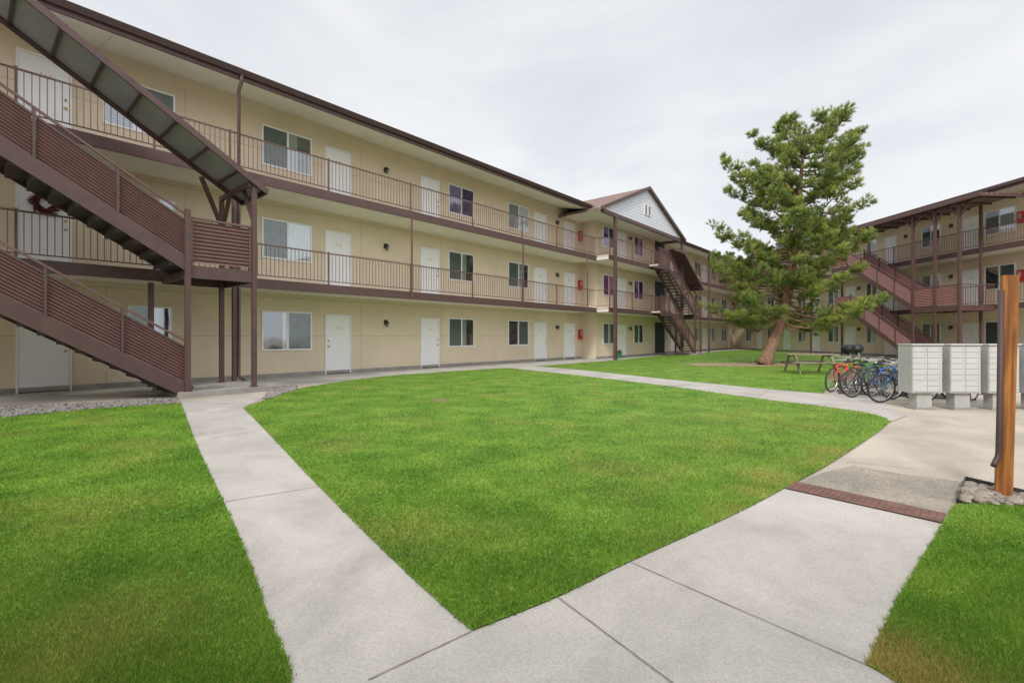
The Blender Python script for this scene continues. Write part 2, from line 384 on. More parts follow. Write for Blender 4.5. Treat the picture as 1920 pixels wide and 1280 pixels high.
# ------------------------------------------------------------------ grass blades
def grass():
    n = 1000000
    u = np.random.uniform(-350, 2200, n); v = V0 + 26 + (np.random.rand(n)**.92)*(1500-V0-26)
    Y = H*F0/(v-V0); X = (u-U0)*Y/F0
    P = np.stack([X, Y], 1); ins = np.zeros(n, bool)
    J = P + np.random.normal(size=(n,2))*.006 + .003*np.stack([np.sin(P[:,1]*23)+np.sin(P[:,1]*61), np.sin(P[:,0]*19)+np.sin(P[:,0]*53)], 1)
    for _, p, _l in lawns: ins |= pip(J, [tuple(q) for q in p])
    P = P[ins]; Y = P[:,1]; n = len(P)
    clump = .5+.5*np.sin(P[:,0]*9+3*np.sin(P[:,1]*5))*np.sin(P[:,1]*8+2*np.sin(P[:,0]*4))
    h = (.010+.012*np.random.rand(n)+.004*clump) + np.minimum(.0009*Y, .010); w = .0010+.00062*Y*(.7+.6*np.random.rand(n))
    a = np.random.rand(n)*2*np.pi; lean = np.random.rand(n)*1.1*h; la = np.random.rand(n)*2*np.pi
    z0 = .010
    v0 = np.stack([P[:,0]-np.cos(a)*w, P[:,1]-np.sin(a)*w, np.full(n, z0)], 1)
    v1 = np.stack([P[:,0]+np.cos(a)*w, P[:,1]+np.sin(a)*w, np.full(n, z0)], 1)
    v2 = np.stack([P[:,0]+np.cos(la)*lean, P[:,1]+np.sin(la)*lean, z0+h], 1)
    V = np.stack([v0, v1, v2], 1).reshape(-1, 3)
    me = bpy.data.meshes.new('grass'); me.vertices.add(3*n); me.vertices.foreach_set('co', V.ravel())
    me.loops.add(3*n); me.loops.foreach_set('vertex_index', np.arange(3*n)); me.polygons.add(n)
    me.polygons.foreach_set('loop_start', np.arange(n)*3); me.polygons.foreach_set('loop_total', np.full(n, 3)); me.update()
    rn = np.repeat(np.random.rand(n), 3); at = me.attributes.new('tone', 'FLOAT', 'POINT'); at.data.foreach_set('value', rn)
    dry = np.zeros(n)
    for (uu, vv, r, s) in [(1430,785,1.1,.65),(1560,848,.30,1.3),(1530,865,.22,1.05),(1450,898,.30,1.3),(1415,925,.18,1.0),(1390,965,.22,.8),(1660,1255,.28,1.25),(1640,1225,.14,1.1),(830,752,.5,.45),(1380,690,3.4,.8),(200,1180,.4,.4),(1540,760,1.0,.5),(120,1240,.25,.4),(1500,870,.3,.6),(1240,1010,.25,.25),(900,1000,.3,.3),(1300,830,.8,.25)]:
        c = G(uu, vv); dd = np.hypot(P[:,0]-c.x, P[:,1]-c.y); dry = np.maximum(dry, s*np.exp(-(dd/r)**2))
    dry = np.clip(dry*(.3+1.2*np.random.rand(n)) + (np.random.rand(n) < .06)*.8, 0, 1)
    at = me.attributes.new('dry', 'FLOAT', 'POINT'); at.data.foreach_set('value', np.repeat(dry, 3))
    me.materials.append(bladem)
    o = bpy.data.objects.new('grass', me); C.objects.link(o); tag(o, 'short mown green grass blades covering the lawns', 'grass', kind='stuff')
grass()

# ------------------------------------------------------------------ building parts
FLR = [0.0, 2.88, 5.76]
def text(body, size, mat, parent, loc):
    c = bpy.data.curves.new('num', 'FONT'); c.body = body; c.size = size; c.align_x = 'CENTER'; c.extrude = .002; c.resolution_u = 2; c.shear = .2
    to = bpy.data.objects.new('num', c); C.objects.link(to)
    me = bpy.data.meshes.new_from_object(to); bpy.data.objects.remove(to)
    me.materials.clear(); me.materials.append(mat)
    o = bpy.data.objects.new('door_number', me); C.objects.link(o); o.parent = parent; o.location = loc; o.rotation_euler = (R(90),0,0)
def window(B, off, t0, t1, z0, z1, D, sty=0):
    f = MB(); k = .05; y0 = D-.04; y1 = D+.01; tm = (t0+t1)/2
    f.box(t0, t1, y0, y1, z0, z0+k).box(t0, t1, y0, y1, z1-k, z1).box(t0, t0+k, y0, y1, z0+k, z1-k).box(t1-k, t1, y0, y1, z0+k, z1-k).box(tm-k*.6, tm+k*.6, y0, y1, z0+k, z1-k)
    w = f.build('window', white, B, off)
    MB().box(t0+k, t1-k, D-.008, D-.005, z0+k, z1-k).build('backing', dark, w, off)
    bl = MB(); bm_ = {0: blindm, 1: blindm, 2: blindg, 3: purple, 4: magenta, 5: blindg}[sty % 6]
    a, e = (t0+k, t1-k)
    if sty % 6 == 1: a = t0+(t1-t0)*.4
    if sty % 6 == 2: e = t1-(t1-t0)*.3
    if sty % 6 == 5: a = tm-.1
    n = max(3, int((e-a)/.085))
    for i in range(n):
        x = a+(e-a)*i/n; dx = (e-a)/n
        bl.add([(x, D-.012, z0+k), (x+dx*.92, D-.020, z0+k), (x+dx*.92, D-.020, z1-k), (x, D-.012, z1-k)], [(0,1,2,3)])
    bl.build('blind', bm_, w, off)
    MB().add([(t0+k, D-.028, z0+k), (tm-k*.6, D-.028, z0+k), (tm-k*.6, D-.028, z1-k), (t0+k, D-.028, z1-k)], [(0,1,2,3)]).build('pane', pane_s if sty % 2 == 0 else pane_c, w, off)
    MB().add([(tm+k*.6, D-.030, z0+k), (t1-k, D-.030, z0+k), (t1-k, D-.030, z1-k), (tm+k*.6, D-.030, z1-k)], [(0,1,2,3)]).build('pane', pane_c if sty % 2 == 0 else pane_s, w, off)
def door(B, off, t0, t1, z0, D, num, left_knob=False):
    d = MB().box(t0+.04, t1-.04, D-.025, D+.01, z0+.03, z0+2.0).build('door', white, B, off)
    f = MB(); f.box(t0, t0+.035, D-.045, D+.01, z0, z0+2.05).box(t1-.035, t1, D-.045, D+.01, z0, z0+2.05).box(t0+.035, t1-.035, D-.045, D+.01, z0+2.005, z0+2.05)
    f.build('frame', white, d, off)
    MB().box(t0+.035, t1-.035, D-.06, D+.01, z0+.0, z0+.028).build('sill', brownd, d, off)
    x = t0+.11 if left_knob else t1-.11
    for z, r in ((.95,.032),(1.15,.026)):
        b = MB(); b.lathe([(0,0),(r*.6,0),(r*.5,.02),(r,.035),(r*.9,.055),(0,.062)], n=12)
        b.v = [(x+a, D-.025-c, z0+z+e) for a, e, c in b.v]
        b.build('door_handle' if z < 1 else 'deadbolt', brass, d, off, smooth=True)
    if num: text(num, .165, numm, d, (.5*(t0+t1)-off[0], D-.028-off[1], z0+1.54-off[2]))
def lamp(B, off, t, z, D):
    b = MB(); b.box(t-.05, t+.05, D-.03, D+.01, z-.04, z+.14); b.bar((t, D-.02, z+.10), (t, D-.14, z+.14), .02, .02)
    b.lathe([(0,.12),(.03,.10),(.075,.04),(.08,.03),(.05,.02)], (t, D-.14, z), 8)
    l = b.build('wall_lamp', blackm, B, off)
    MB().lathe([(.055,.03),(.05,-.09),(.02,-.12),(0,-.12)], (t, D-.14, z), 8).build('lantern_glass', lanternm, l, off)
def railing(B, off, t0, t1, D, fl, sp=.118):
    r = MB(); n = max(1, round((t1-t0)/sp))
    r.box(t0, t1, D-.02, D+.02, fl+.955, fl+.99); r.box(t0, t1, D-.015, D+.015, fl+.10, fl+.125)
    for i in range(1, n):
        x = t0+(t1-t0)*i/n; r.box(x-.007, x+.007, D-.007, D+.007, fl+.125, fl+.955)
    o = r.build('railing', brownr, B, off)
    MB().box(t0-.022, t0+.022, D-.024, D+.024, fl-.2, fl+1.02).build('railing_post', brownr, o, off)
def railing_y(B, off, t, D0, D1, fl):
    r = MB(); n = max(1, round((D1-D0)/.118))
    r.box(t-.02, t+.02, D0, D1, fl+.955, fl+.99); r.box(t-.015, t+.015, D0, D1, fl+.10, fl+.125)
    for i in range(1, n):
        x = D0+(D1-D0)*i/n; r.box(t-.0075, t+.0075, x-.0075, x+.0075, fl+.125, fl+.955)
    r.build('railing', brownr, B, off)
def deck(B, off, t0, t1, D0, D1, fl):
    d = MB().box(t0, t1, D0+.06, D1, fl-.12, fl).build('balcony_deck', deckm, B, off)
    MB().box(t0, t1, D0, D0+.058, fl-.26, fl+.012).build('edge_beam', brown, d, off)
    MB().box(t0, t1, D0+.06, D1-.003, fl-.22, fl-.125).build('underside', soffitm, d, off)

def roof_slab(b, p0, p1, q0, q1, th):
    vs = [p0, p1, q1, q0]; lo = [(a, c, e-th) for a, c, e in vs]
    b.add(vs+lo, [(0,1,2,3),(7,6,5,4),(0,4,5,1),(1,5,6,2),(2,6,7,3),(3,7,4,0)])

# ---------------- left building
off = (8.0, DL, 0)
LB = thing('apartment_building', 'long beige three storey apartment wing on the left with gabled bay and balconies', 'building', FL.w(off[0], off[1]), FL.a)
g0, g1 = 22.2, 32.8
b0, b1 = 24.2, 33.4
w = MB(); w.box(-8, TL+.3, DL, DL+10, 0, 8.5); w.box(b0, b1, DL-1.0, DL-.0, .0, 8.2); w.build('wall', stucco, LB, off)
jm = MB()
for z in (1.30, 2.52, 4.18, 5.40, 7.06):
    jm.box(-8, b0, DL-.004, DL+.002, z, z+.018); jm.box(b1, TL, DL-.004, DL+.002, z, z+.018); jm.box(b0-.003, b1, DL-1.004, DL-.998, z, z+.018)
for x in (2.45, 4.15, 9.6, 13.4, 19.0):
    for z0 in (0.14, 2.9, 5.78): jm.box(x, x+.014, DL-.0035, DL+.002, z0, z0+2.35)
jm.build('stucco_joint', stucco_d, LB, off)
fm = MB(); fm.box(-8, b0, DL-.03, DL, 0, .13).box(b0-.03, b1+.03, DL-1.03, DL-1.0, 0, .13).box(b1, TL-1, DL-.03, DL, 0, .13); fm.build('foundation', foundm, LB, off)
r = MB(); roof_slab(r, (-9,13.72,8.36), (TL+1,13.72,8.36), (-9,20.8,10.45), (TL+1,20.8,10.45), .1); roof_slab(r, (-9,27.8,8.36), (TL+1,27.8,8.36), (-9,20.8,10.45), (TL+1,20.8,10.45), .1)
RL = r.build('roof', shing, LB, off)
for a, c in ((-9, g0), (g1, TL-2)):
    MB().box(a, c, 13.74, 13.80, 8.06, 8.27).build('fascia', brown, RL, off)
    g = MB(); g.add([(a,13.74,8.16),(c,13.74,8.16),(a,13.66,8.16),(c,13.66,8.16),(a,13.60,8.29),(c,13.60,8.29),(a,13.74,8.29),(c,13.74,8.29)], [(0,1,3,2),(2,3,5,4),(4,5,7,6),(0,6,7,1),(0,2,4,6),(1,7,5,3)])
    g.build('gutter', brownd, RL, off)
    s = MB(); s.add([(a,13.80,8.08),(c,13.80,8.08),(c,DL,8.46),(a,DL,8.46)], [(0,1,2,3)]); s.build('soffit', soffitm, RL, off)
seamm = M('seam', (.55,.51,.44), .8)
for i in range(12):
    x = -5+i*2.44
    if x < g0: MB().add([(x,13.81,8.078),(x+.012,13.81,8.078),(x+.012,DL,8.457),(x,DL,8.457)], [(0,1,2,3)]).build('soffit_seam', seamm, RL, off)
gm = (g0+g1)/2; ga = 10.25; ge = 8.02
r = MB(); roof_slab(r, (g0-.35,12.85,ge-.03), (g0-.35,20.5,ge-.03), (gm,12.85,ga+.1), (gm,20.5,ga+.1), .12); roof_slab(r, (g1+.35,12.85,ge-.03), (g1+.35,20.5,ge-.03), (gm,12.85,ga+.1), (gm,20.5,ga+.1), .12)
GR = r.build('gable_roof', shing, LB, off)
for sx, ex in ((g0-.38, gm), (g1+.38, gm)):
    MB().bar((sx,12.82,ge-.08), (ex,12.82,ga+.05), .05, .17).build('rake_board', brown, GR, off)
MB().add([(g0,13.0,ge),(g1,13.0,ge),(gm,13.0,ga)], [(0,1,2)]).build('gable_siding', sidingm, GR, off)
MB().box(g0, g1, 12.96, 13.10, ge-.2, ge).build('gable_beam', brown, GR, off)
MB().add([(g0,13.1,ge-.02),(g1,13.1,ge-.02),(g1,DL,ge-.02),(g0,DL,ge-.02)], [(0,1,2,3)]).build('gable_ceiling', soffitm, GR, off)
louvm = M('louver', (.35,.35,.38), .6)
for x in (gm-.42, gm+.05):
    v = MB()
    v.box(x, x+.37, 12.95, 12.99, 8.65, 8.68).box(x, x+.37, 12.95, 12.99, 9.22, 9.25).box(x, x+.03, 12.95, 12.99, 8.68, 9.22).box(x+.34, x+.37, 12.95, 12.99, 8.68, 9.22)
    vo = v.build('gable_vent', white, GR, off); l = MB()
    for k in range(7): l.bar((x+.03,12.975,8.72+k*.075), (x+.34,12.975,8.72+k*.075), .03, .03)
    l.build('louver', louvm, vo, off)
for i, fl in enumerate(FLR[1:]):
    deck(LB, off, -8, 23.3, 14.0, DL, fl)
    deck(LB, off, 23.3, 33.8, 13.2, DL-1.0, fl-.0)
    MB().box(23.3, b0, DL-1.0, DL, fl-.12, fl).build('balcony_deck', soffitm, LB, off)
    deck(LB, off, 33.8, TL-2.5, 14.0, DL, fl)
    ts = [-7.9]+[FL.t(u, 14.0) for u in (-330, 30, 290, 405, 617, 771, 887, 980, 1045)]+[23.28]
    ts[4] = 4.75
    ts.sort()
    for a, c in zip(ts[:-1], ts[1:]): railing(LB, off, a, c, 14.03, fl)
    railing_y(LB, off, 23.32, 13.25, 14.0, fl)
    ts = [23.35, 26.0, 28.6]+([31.2, 33.75])
    for a, c in zip(ts[:-1], ts[1:]): railing(LB, off, a, c, 13.23, fl)
    ts = list(np.arange(36.8, TL-2.4, 2.6))
    for a, c in zip(ts[:-1], ts[1:]): railing(LB, off, a, c, 14.03, fl, .14)
for u in (771, 980):
    x = FL.t(u, 14.0)
    MB().box(x-.026, x+.026, 13.94, 13.99, 2.62, 5.5).build('balcony_post', brownr, LB, off)
x = 41.0
MB().box(x-.06, x+.06, 13.86, 13.98, 0, 8.06).build('balcony_post', brown, LB, off)
x = FL.t(1153, 13.05)
MB().box(x-.08, x+.08, 12.95, 13.11, 0, 7.82).build('column', brown, LB, off)
x = FL.t(1103, 13.1)
MB().box(x-.025, x+.025, 13.12, 13.17, 2.7, 5.5).build('column', brownr, LB, off)
x = 33.0
MB().box(x-.08, x+.08, 12.95, 13.11, 0, 7.82).build('column', brown, LB, off)
x = FL.t(449, 13.85)
d = MB(); d.tube([(x,13.70,8.18),(x,13.70,8.02),(x-.02,13.84,7.8),(x-.02,13.84,.25),(x+.06,13.7,.14)], .045, 8); d.build('downspout', brown, LB, off, smooth=True)
x = FL.t(438, 13.9)
MB().box(x-.05, x+.05, 13.80, 13.9, .0, 5.5).build('balcony_post', brown, LB, off)
tl = lambda u: FL.t(u, DL)
sty = [[1,2,1,2,5,2],[0,2,0,2,2,2],[0,1,2,3,0,2]]
for k, fl in enumerate(FLR):
    wins = [(-330,-90),(192,328) if k else (240,322),(490,584),(840,888),(952,990)]
    for j, (a, c) in enumerate(wins):
        window(LB, off, tl(a) if a > -100 else -4.2, tl(c) if a > -100 else -2.6, fl+.85 if (k or j != 1) else 1.15, fl+2.10, DL, sty[k][j])
    for n, (a, c) in enumerate([(29,134),(609,657),(788,823),(1001,1024),(1057,1077)]):
        nm = 113-n+100*k
        door(LB, off, tl(a), tl(c), fl, DL, str(nm), left_knob=(n == 1))
    for u in (722, 1043): lamp(LB, off, tl(u), fl+1.78, DL)
    tb_ = lambda u: FL.t(u, DL-1)
    window(LB, off, tb_(1130), tb_(1151), fl+.85, fl+2.1, DL-1, [2,4,3][k])
    door(LB, off, tb_(1157), tb_(1173), fl, DL-1, str(108+100*k))
    window(LB, off, tb_(1188), tb_(1205), fl+.85, fl+2.1, DL-1, [2,3,4][k])
    lamp(LB, off, tb_(1180), fl+1.78, DL-1)
    MB().box(tb_(1228), tb_(1246), DL-1.012, DL-.99, fl+.0, fl+2.3).build('passage_shade_panel', dark, LB, off)  # flat dark panel on the wall, painting the shade inside the open corridor
    for a in np.arange(35, TL-3, 7.2):
        window(LB, off, a, a+1.5, fl+.85, fl+2.1, DL, int(a*3+k) % 3)
        door(LB, off, a+2.1, a+3.0, fl, DL, None); lamp(LB, off, a+3.5, fl+1.78, DL)
        window(LB, off, a+4.3, a+5.6, fl+.85, fl+2.1, DL, int(a+k) % 3)

# ---------------- right building
offr = (-20.0, DR, 0)
RB = thing('apartment_building', 'beige three storey apartment wing on the right behind the bicycles and mailboxes', 'building', FR.w(offr[0], offr[1]), FR.a)
T1 = -6.0
MB().box(TR-.3, T1, DR, DR+10, 0, 8.49).build('wall', stucco, RB, offr)
jm = MB()
for z in (1.30, 2.52, 4.18, 5.40, 7.06): jm.box(TR+.1, T1, DR-.004, DR+.002, z, z+.018)
jm.build('stucco_joint', stucco_d, RB, offr)
MB().box(TR+1, T1, DR-.03, DR, 0, .14).build('foundation', foundm, RB, offr)
EZ = .25
r = MB(); roof_slab(r, (TR+1,DR-1.9,8.36+EZ), (T1+1,DR-1.9,8.36+EZ), (TR+1,DR+5.2,10.0+EZ), (T1+1,DR+5.2,10.0+EZ), .1); roof_slab(r, (TR-3,DR+12.2,8.4), (T1+1,DR+12.2,8.4), (TR-3,DR+5.2,10.0+EZ), (T1+1,DR+5.2,10.0+EZ), .1)
RR = r.build('roof', shing, RB, offr)
MB().box(TR+1, T1+1, DR-1.88, DR-1.82, 8.06+EZ, 8.27+EZ).build('fascia', brown, RR, offr)
MB().box(TR+1, T1+1, DR-2.0, DR-1.885, 8.17+EZ, 8.29+EZ).build('gutter', brownd, RR, offr)
MB().add([(TR+1,DR-1.82,8.08+EZ),(T1+1,DR-1.82,8.08+EZ),(T1+1,DR,8.48),(TR+1,DR,8.48)], [(0,1,2,3)]).build('soffit', soffitm, RR, offr)
for x in (-26.5, -21.0):
    MB().tube([(x,DR+2.5,9.2),(x,DR+2.5,9.75)], .06, 10).build('vent_pipe', brownd, RR, offr)
for fl in FLR[1:]:
    deck(RB, offr, TR+3, T1, DR-1.6, DR, fl-.006)
    ts = list(np.arange(TR+3.4, T1, 2.55))
    for a, c in zip(ts[:-1], ts[1:]): railing(RB, offr, a, c, DR-1.57, fl, .13)
for u in (1838, 1578, 1520):
    x = FR.t(u, DR-1.7)
    MB().box(x-.05, x+.05, DR-1.72, DR-1.62, 0, 8.3).build('balcony_post', brown, RB, offr)
tr = lambda u: FR.t(u, DR)
for k, fl in enumerate(FLR):
    for j, (a, c) in enumerate([(1847,1905),(1729,1764),(1625,1645),(1553,1574),(1497,1512),(1440,1452),(1400,1410)]):
        window(RB, offr, tr(a), tr(c), fl+.85, fl+2.1, DR, [2,5,0,2,0,1,2][(j+k) % 7])
    for j, (a, c) in enumerate([(1806,1836),(1660,1682),(1586,1605),(1523,1538),(1470,1482),(1420,1429)]):
        door(RB, offr, tr(a), tr(c), fl, DR, str(125+100*k) if j == 0 else None)
    for u in (1785, 1700, 1612): lamp(RB, offr, tr(u), fl+1.78, DR)
    window(RB, offr, -16.0, -14.2, fl+.85, fl+2.1, DR, 2); door(RB, offr, -18.6, -17.7, fl, DR, None)

# ---------------- unseen wing added behind the camera to throw soft shade over the near lawns
shade_wing = thing('apartment_building', 'unseen beige apartment wing added behind the viewpoint to shade the near lawns', 'building', (-12, -6.4, 0), 0)
MB().box(-30, 27, -9, 0, 0, 6.6).build('wall', stucco, shade_wing)
r = MB(); roof_slab(r, (-31,1.2,6.6), (28,1.2,6.6), (-31,-4.5,7.8), (28,-4.5,7.8), .15); roof_slab(r, (-31,-10,6.6), (28,-10,6.6), (-31,-4.5,7.8), (28,-4.5,7.8), .15)
r.build('roof', shing, shade_wing)
for k in range(9):
    for z in (.9, 3.9):
        MB().box(-28+k*6, -26.4+k*6, .002, .03, z, z+1.2).build('window', dark, shade_wing)
        MB().box(-25+k*6, -24.1+k*6, .002, .03, max(0, z-.85), z+1.2).build('door', white, shade_wing)

# ---------------- red extinguisher cabinets
cabg = M('cab_glass', (.4,.36,.36), .2)
def cabinet(Fm, t, D, z, label):
    e = thing('extinguisher_cabinet', label, 'fire extinguisher cabinet', Fm.w(t, D, z), Fm.a, 'red fire extinguisher cabinets on the apartment walls')
    MB().box(-.13, .13, -.15, -.003, -.28, .28).build('cabinet', redm, e)
    MB().box(-.075, .075, -.158, -.151, -.05, .2).build('window_pane', cabg, e)
    MB().box(.09, .11, -.17, -.151, -.05, .03).build('latch', steel, e)
for k, fl in enumerate(FLR):
    cabinet(FL, FL.t(1086, DL), DL, fl+1.42, 'red fire extinguisher cabinet on the left wing wall, ' + ['ground floor', 'middle floor', 'top floor'][k])
for k, fl in enumerate(FLR[1:]):
    cabinet(FR, FR.t(1917, DR), DR, fl+1.42, 'red fire extinguisher cabinet at the right edge of the photo, ' + ['middle floor', 'top floor'][k])

# ---------------- stairs
def corr(b, x0, z0, x1, z1, h, y, n=11):
    base = len(b.v); m = 2*n+1
    for k in range(m):
        yy = y+(.020 if k % 2 else -.018); dz = h*k/(m-1)
        b.v += [(x0, yy, z0+dz), (x1, yy, z1+dz)]
    for k in range(m-1):
        b.f.append((base+2*k, base+2*k+1, base+2*k+3, base+2*k+2))
def stair(Fm, tb, Do, W, L, label, roof='slope', cap=None, top_ext=1.3, fw=1.15, open_guard=False, pm=brownp):
    E = thing('staircase', label, 'staircase', Fm.w(tb, Do), Fm.a, 'covered outdoor staircases')
    s = .63; bmt = brown
    for zl, zt in ((.12, 2.88), (2.82, 5.76)):
        run = (zt-zl)/s
        for y in (0, fw):
            MB().bar((-run, y, zt-.02), (0.05, y, zl-.02), .06, .27 if not open_guard else .22).build('stringer', bmt, E)
            MB().bar((-run, y, zt+1.06), (0, y, zl+1.06), .04, .04).build('handrail', brownr, E)
            g = MB(); n = 4
            if open_guard:
                for i in range(34):
                    x = -run+run*(i+.5)/34; g.box(x-.009, x+.009, y-.009, y+.009, zl-x*s+.14, zl-x*s+.92)
            else:
                for i in range(n):
                    xa = -run+run*i/n+.03; xb = -run+run*(i+1)/n-.03
                    corr(g, xa, zl-xa*s+.17, xb, zl-xb*s+.17, .74, y)
            go = g.build('guard_panel', brownr if open_guard else pm, E)
            MB().bar((-run, y, zt+.92), (0, y, zl+.92), .035, .04).build('guard_rail', brown, go)
            MB().bar((-run, y, zt+.15), (0, y, zl+.15), .035, .035).build('guard_rail', brown, go)
            for i in range(n):
                x = -run+run*i/n; MB().box(x-.022, x+.022, y-.028, y+.028, zl-x*s+.0, zl-x*s+1.06).build('guard_post', brown, go)
        n = 16
        for i in range(n):
            x = -run+run*i/n; z = zt-(zt-zl)*(i+1)/n
            b = MB(); b.box(x-.02, x+run/n+.02, .03, fw-.03, z-.02, z+.02)
            if not open_guard: b.box(x-.02, x-.005, .03, fw-.03, z-.0, z+(zt-zl)/n)
            b.build('tread', treadm, E)
        MB().box(-run-top_ext, -run, 0.03, W, zt-.1, zt-.01).build('landing', deckm, E)
        MB().box(-run-top_ext, -run, -.03, .03, zt-.28, zt).build('landing_beam', brown, E)
        g = MB()
        if open_guard:
            for i in range(1, 12): x = -run-top_ext+top_ext*i/12; g.box(x-.008, x+.008, -.008, .008, zt, zt+.95)
            g.box(-run-top_ext, -run, -.02, .02, zt+.95, zt+.99)
        else: corr(g, -run-top_ext, zt+.06, -run, zt+.06, .9, 0)
        g.build('guard_panel', brownr if open_guard else pm, E)
    zt = 2.82
    MB().box(0.04, L-.04, .04, W, zt-.1, zt-.01).build('landing', treadm, E)
    MB().box(0, L, -.04, .035, zt-.27, zt-.0).build('landing_beam', brown, E)
    MB().box(0, L, W-.05, W+.02, zt-.27, zt-.105).build('landing_beam', brown, E)
    MB().box(L-.035, L+.03, .036, W-.052, zt-.27, zt).build('landing_beam', brown, E)
    MB().box(-.03, .035, .036, W-.052, zt-.27, zt-.105).build('landing_beam', brown, E)
    g = MB(); corr(g, .08, zt+.07, L-.08, zt+.07, .9, 0); go = g.build('guard_panel', pm, E)
    p = MB(); p.box(.05, L-.05, -.03, .03, zt+1.0, zt+1.045).box(.06, .10, -.02, .02, zt, zt+1.0).box(L-.10, L-.06, -.02, .02, zt, zt+1.0); p.build('guard_rail', brownr, go)
    g = MB(); g.box(L-.02, L+.02, .05, W, zt+1.0, zt+1.04)
    for i in range(1, 14): g.box(L-.008, L+.008, .05+i*W/14-.008, .05+i*W/14+.008, zt, zt+1.0)
    g.build('end_railing', brownr, E)
    def post(x, y, z0, z1, w=.05):
        MB().box(x-w, x+w, y-w, y+w, z0+.012, z1).build('post', brown, E)
        MB().box(x-w*1.7, x+w*1.7, y-w*1.7, y+w*1.7, z0, z0+.011).build('base_plate', brownd, E)
    run = 2.94/s
    if roof == 'slope':
        zr = lambda x: 4.70+.613*(L+.25-x)
        x1 = L+.27; x0 = -run-.3
        if cap: x0 = x1-(cap-4.70)/.613
        y0, y1 = -.14, (W-.5 if not cap else W-.4)
        sh = MB(); roof_slab(sh, (x0,y0,zr(x0)+.1), (x0,y1,zr(x0)+.1), (x1,y0,zr(x1)+.1), (x1,y1,zr(x1)+.1), .03)
        xc = x0
        if cap: xc = x0-1.6; sh.box(xc, x0, y0, y1, zr(x0)+.07, zr(x0)+.1)
        ro = sh.build('stair_roof', roofdark if not cap else brownp, E)
        for y in (y0+.02, y1-.02):
            MB().bar((x0, y, zr(x0)+.03), (x1, y, zr(x1)+.03), .045, .13).build('roof_beam', brown, ro)
            if cap: MB().bar((xc, y, zr(x0)+.03), (x0, y, zr(x0)+.03), .045, .13).build('roof_beam', brown, ro)
        MB().bar((x1-.02, y0, zr(x1)+.03), (x1-.02, y1, zr(x1)+.03), .045, .12).build('roof_beam', brown, ro)
        n = 11
        for i in range(1, n):
            x = x1+(x0-x1)*i/n; MB().bar((x, y0+.05, zr(x)+.045), (x, y1-.05, zr(x)+.045), .05, .05).build('rafter', brown, ro)
        post(0, -.02, 0.12, 4.0); post(L, -.02, .12, zr(L)-.02)
        post(-.25, W-.12, .12, 2.55); post(L-.1, W-.12, .12, zr(L-.1)-.02)
        MB().bar((L-.1, W-.16, zr(L-.1)-.08), (L-.1, y0+.1, zr(L-.1)-.08), .07, .12).build('cross_beam', brown, E)
        MB().bar((L-.05, W-.12, 4.0), (L-.65, W-.42, zr(L-.65)-.05), .08, .08).build('knee_brace', brown, E)
        MB().bar((L, 0, 4.0), (L, .6, zr(L)-.02), .08, .08).build('knee_brace', brown, E)
        MB().bar((L-.1, W-.16, 4.0), (L-.1, W-.75, zr(L-.1)), .08, .08).build('knee_brace', brown, E)
    else:
        z = 7.75; x0, x1 = -5.4, L+1.3
        sh = MB().box(x0, x1, -.35, W+.0, z+.12, z+.16); ro = sh.build('stair_roof', shing, E)
        for bx_ in ((x0,x1,-.35,-.27),(x0,x0+.08,-.269,W),(x1-.08,x1,-.269,W),(x0+.081,x1-.081,-.06,.06)):
            MB().box(*bx_, z-.0, z+.115).build('roof_beam', brown, ro)
        for i in range(9):
            x = x0+.4+i*(x1-x0-.8)/8; MB().box(x-.03, x+.03, .065, W, z+.02, z+.115).build('rafter', brown, ro)
        for x in (0, L/2, L):
            post(x, -.0, 0, z-.0, .055)
            for q in (-.6, .6): MB().bar((x, 0, z-.65), (x+q, 0, z-.0), .06, .06).build('knee_brace', brown, E)
    return E
stair(FL, 3.23, 12.0, 1.9, 1.34, 'brown metal staircase with sloping roof at the left edge, nearest to the camera')
stair(FL, 34.2, 12.6, 1.4, 1.1, 'dark brown open roofed staircase beside the white gabled bay of the left wing', cap=6.9, fw=.85, open_guard=True)
stair(FR, FR.t(1712, 23.3), 23.3, 1.85, 2.5, 'reddish brown staircase under a flat canopy on the right wing', roof='flat', pm=brownq)
for (a, c, d0, l) in ((3.05, 4.95, 11.80, 'raised concrete step at the foot of the nearest staircase'), (33.8, 35.6, 12.35, 'concrete step under the far left staircase')):
    o = struct(MB().box(a, c, d0, 13.98, -.05, .12).build('concrete_step', foundm), l); o.rotation_euler = (0,0,FL.a)

# wreath
D = DL-.08; t = FL.t(85, D)
wz = 4.38
E = thing('wreath', 'dark red twig wreath hanging on the middle floor door at far left', 'wreath', FL.w(t, D, wz-.27), FL.a)
b = MB()
for i in range(300):
    a = random.random()*6.283; rr = random.uniform(.10,.22); a2 = a+random.uniform(.15,.6); r2 = rr+random.uniform(-.03,.12)
    b.tube([(math.cos(a)*rr, random.uniform(-.06,.04), .27+math.sin(a)*rr), (math.cos(a2)*r2, random.uniform(-.09,.03), .27+math.sin(a2)*r2)], [.010,.004], 4)
b.build('twigs', M('twig', (.10,.018,.018), .8), E)
b = MB()
for i in range(90):
    a = random.random()*6.283; rr = random.uniform(.13,.28); b.lathe([(0,-.014),(.014,0),(0,.014)], (math.cos(a)*rr, random.uniform(-.09,-.02), .27+math.sin(a)*rr), 6)
b.build('berries', M('berry', (.24,.015,.02), .5), E)

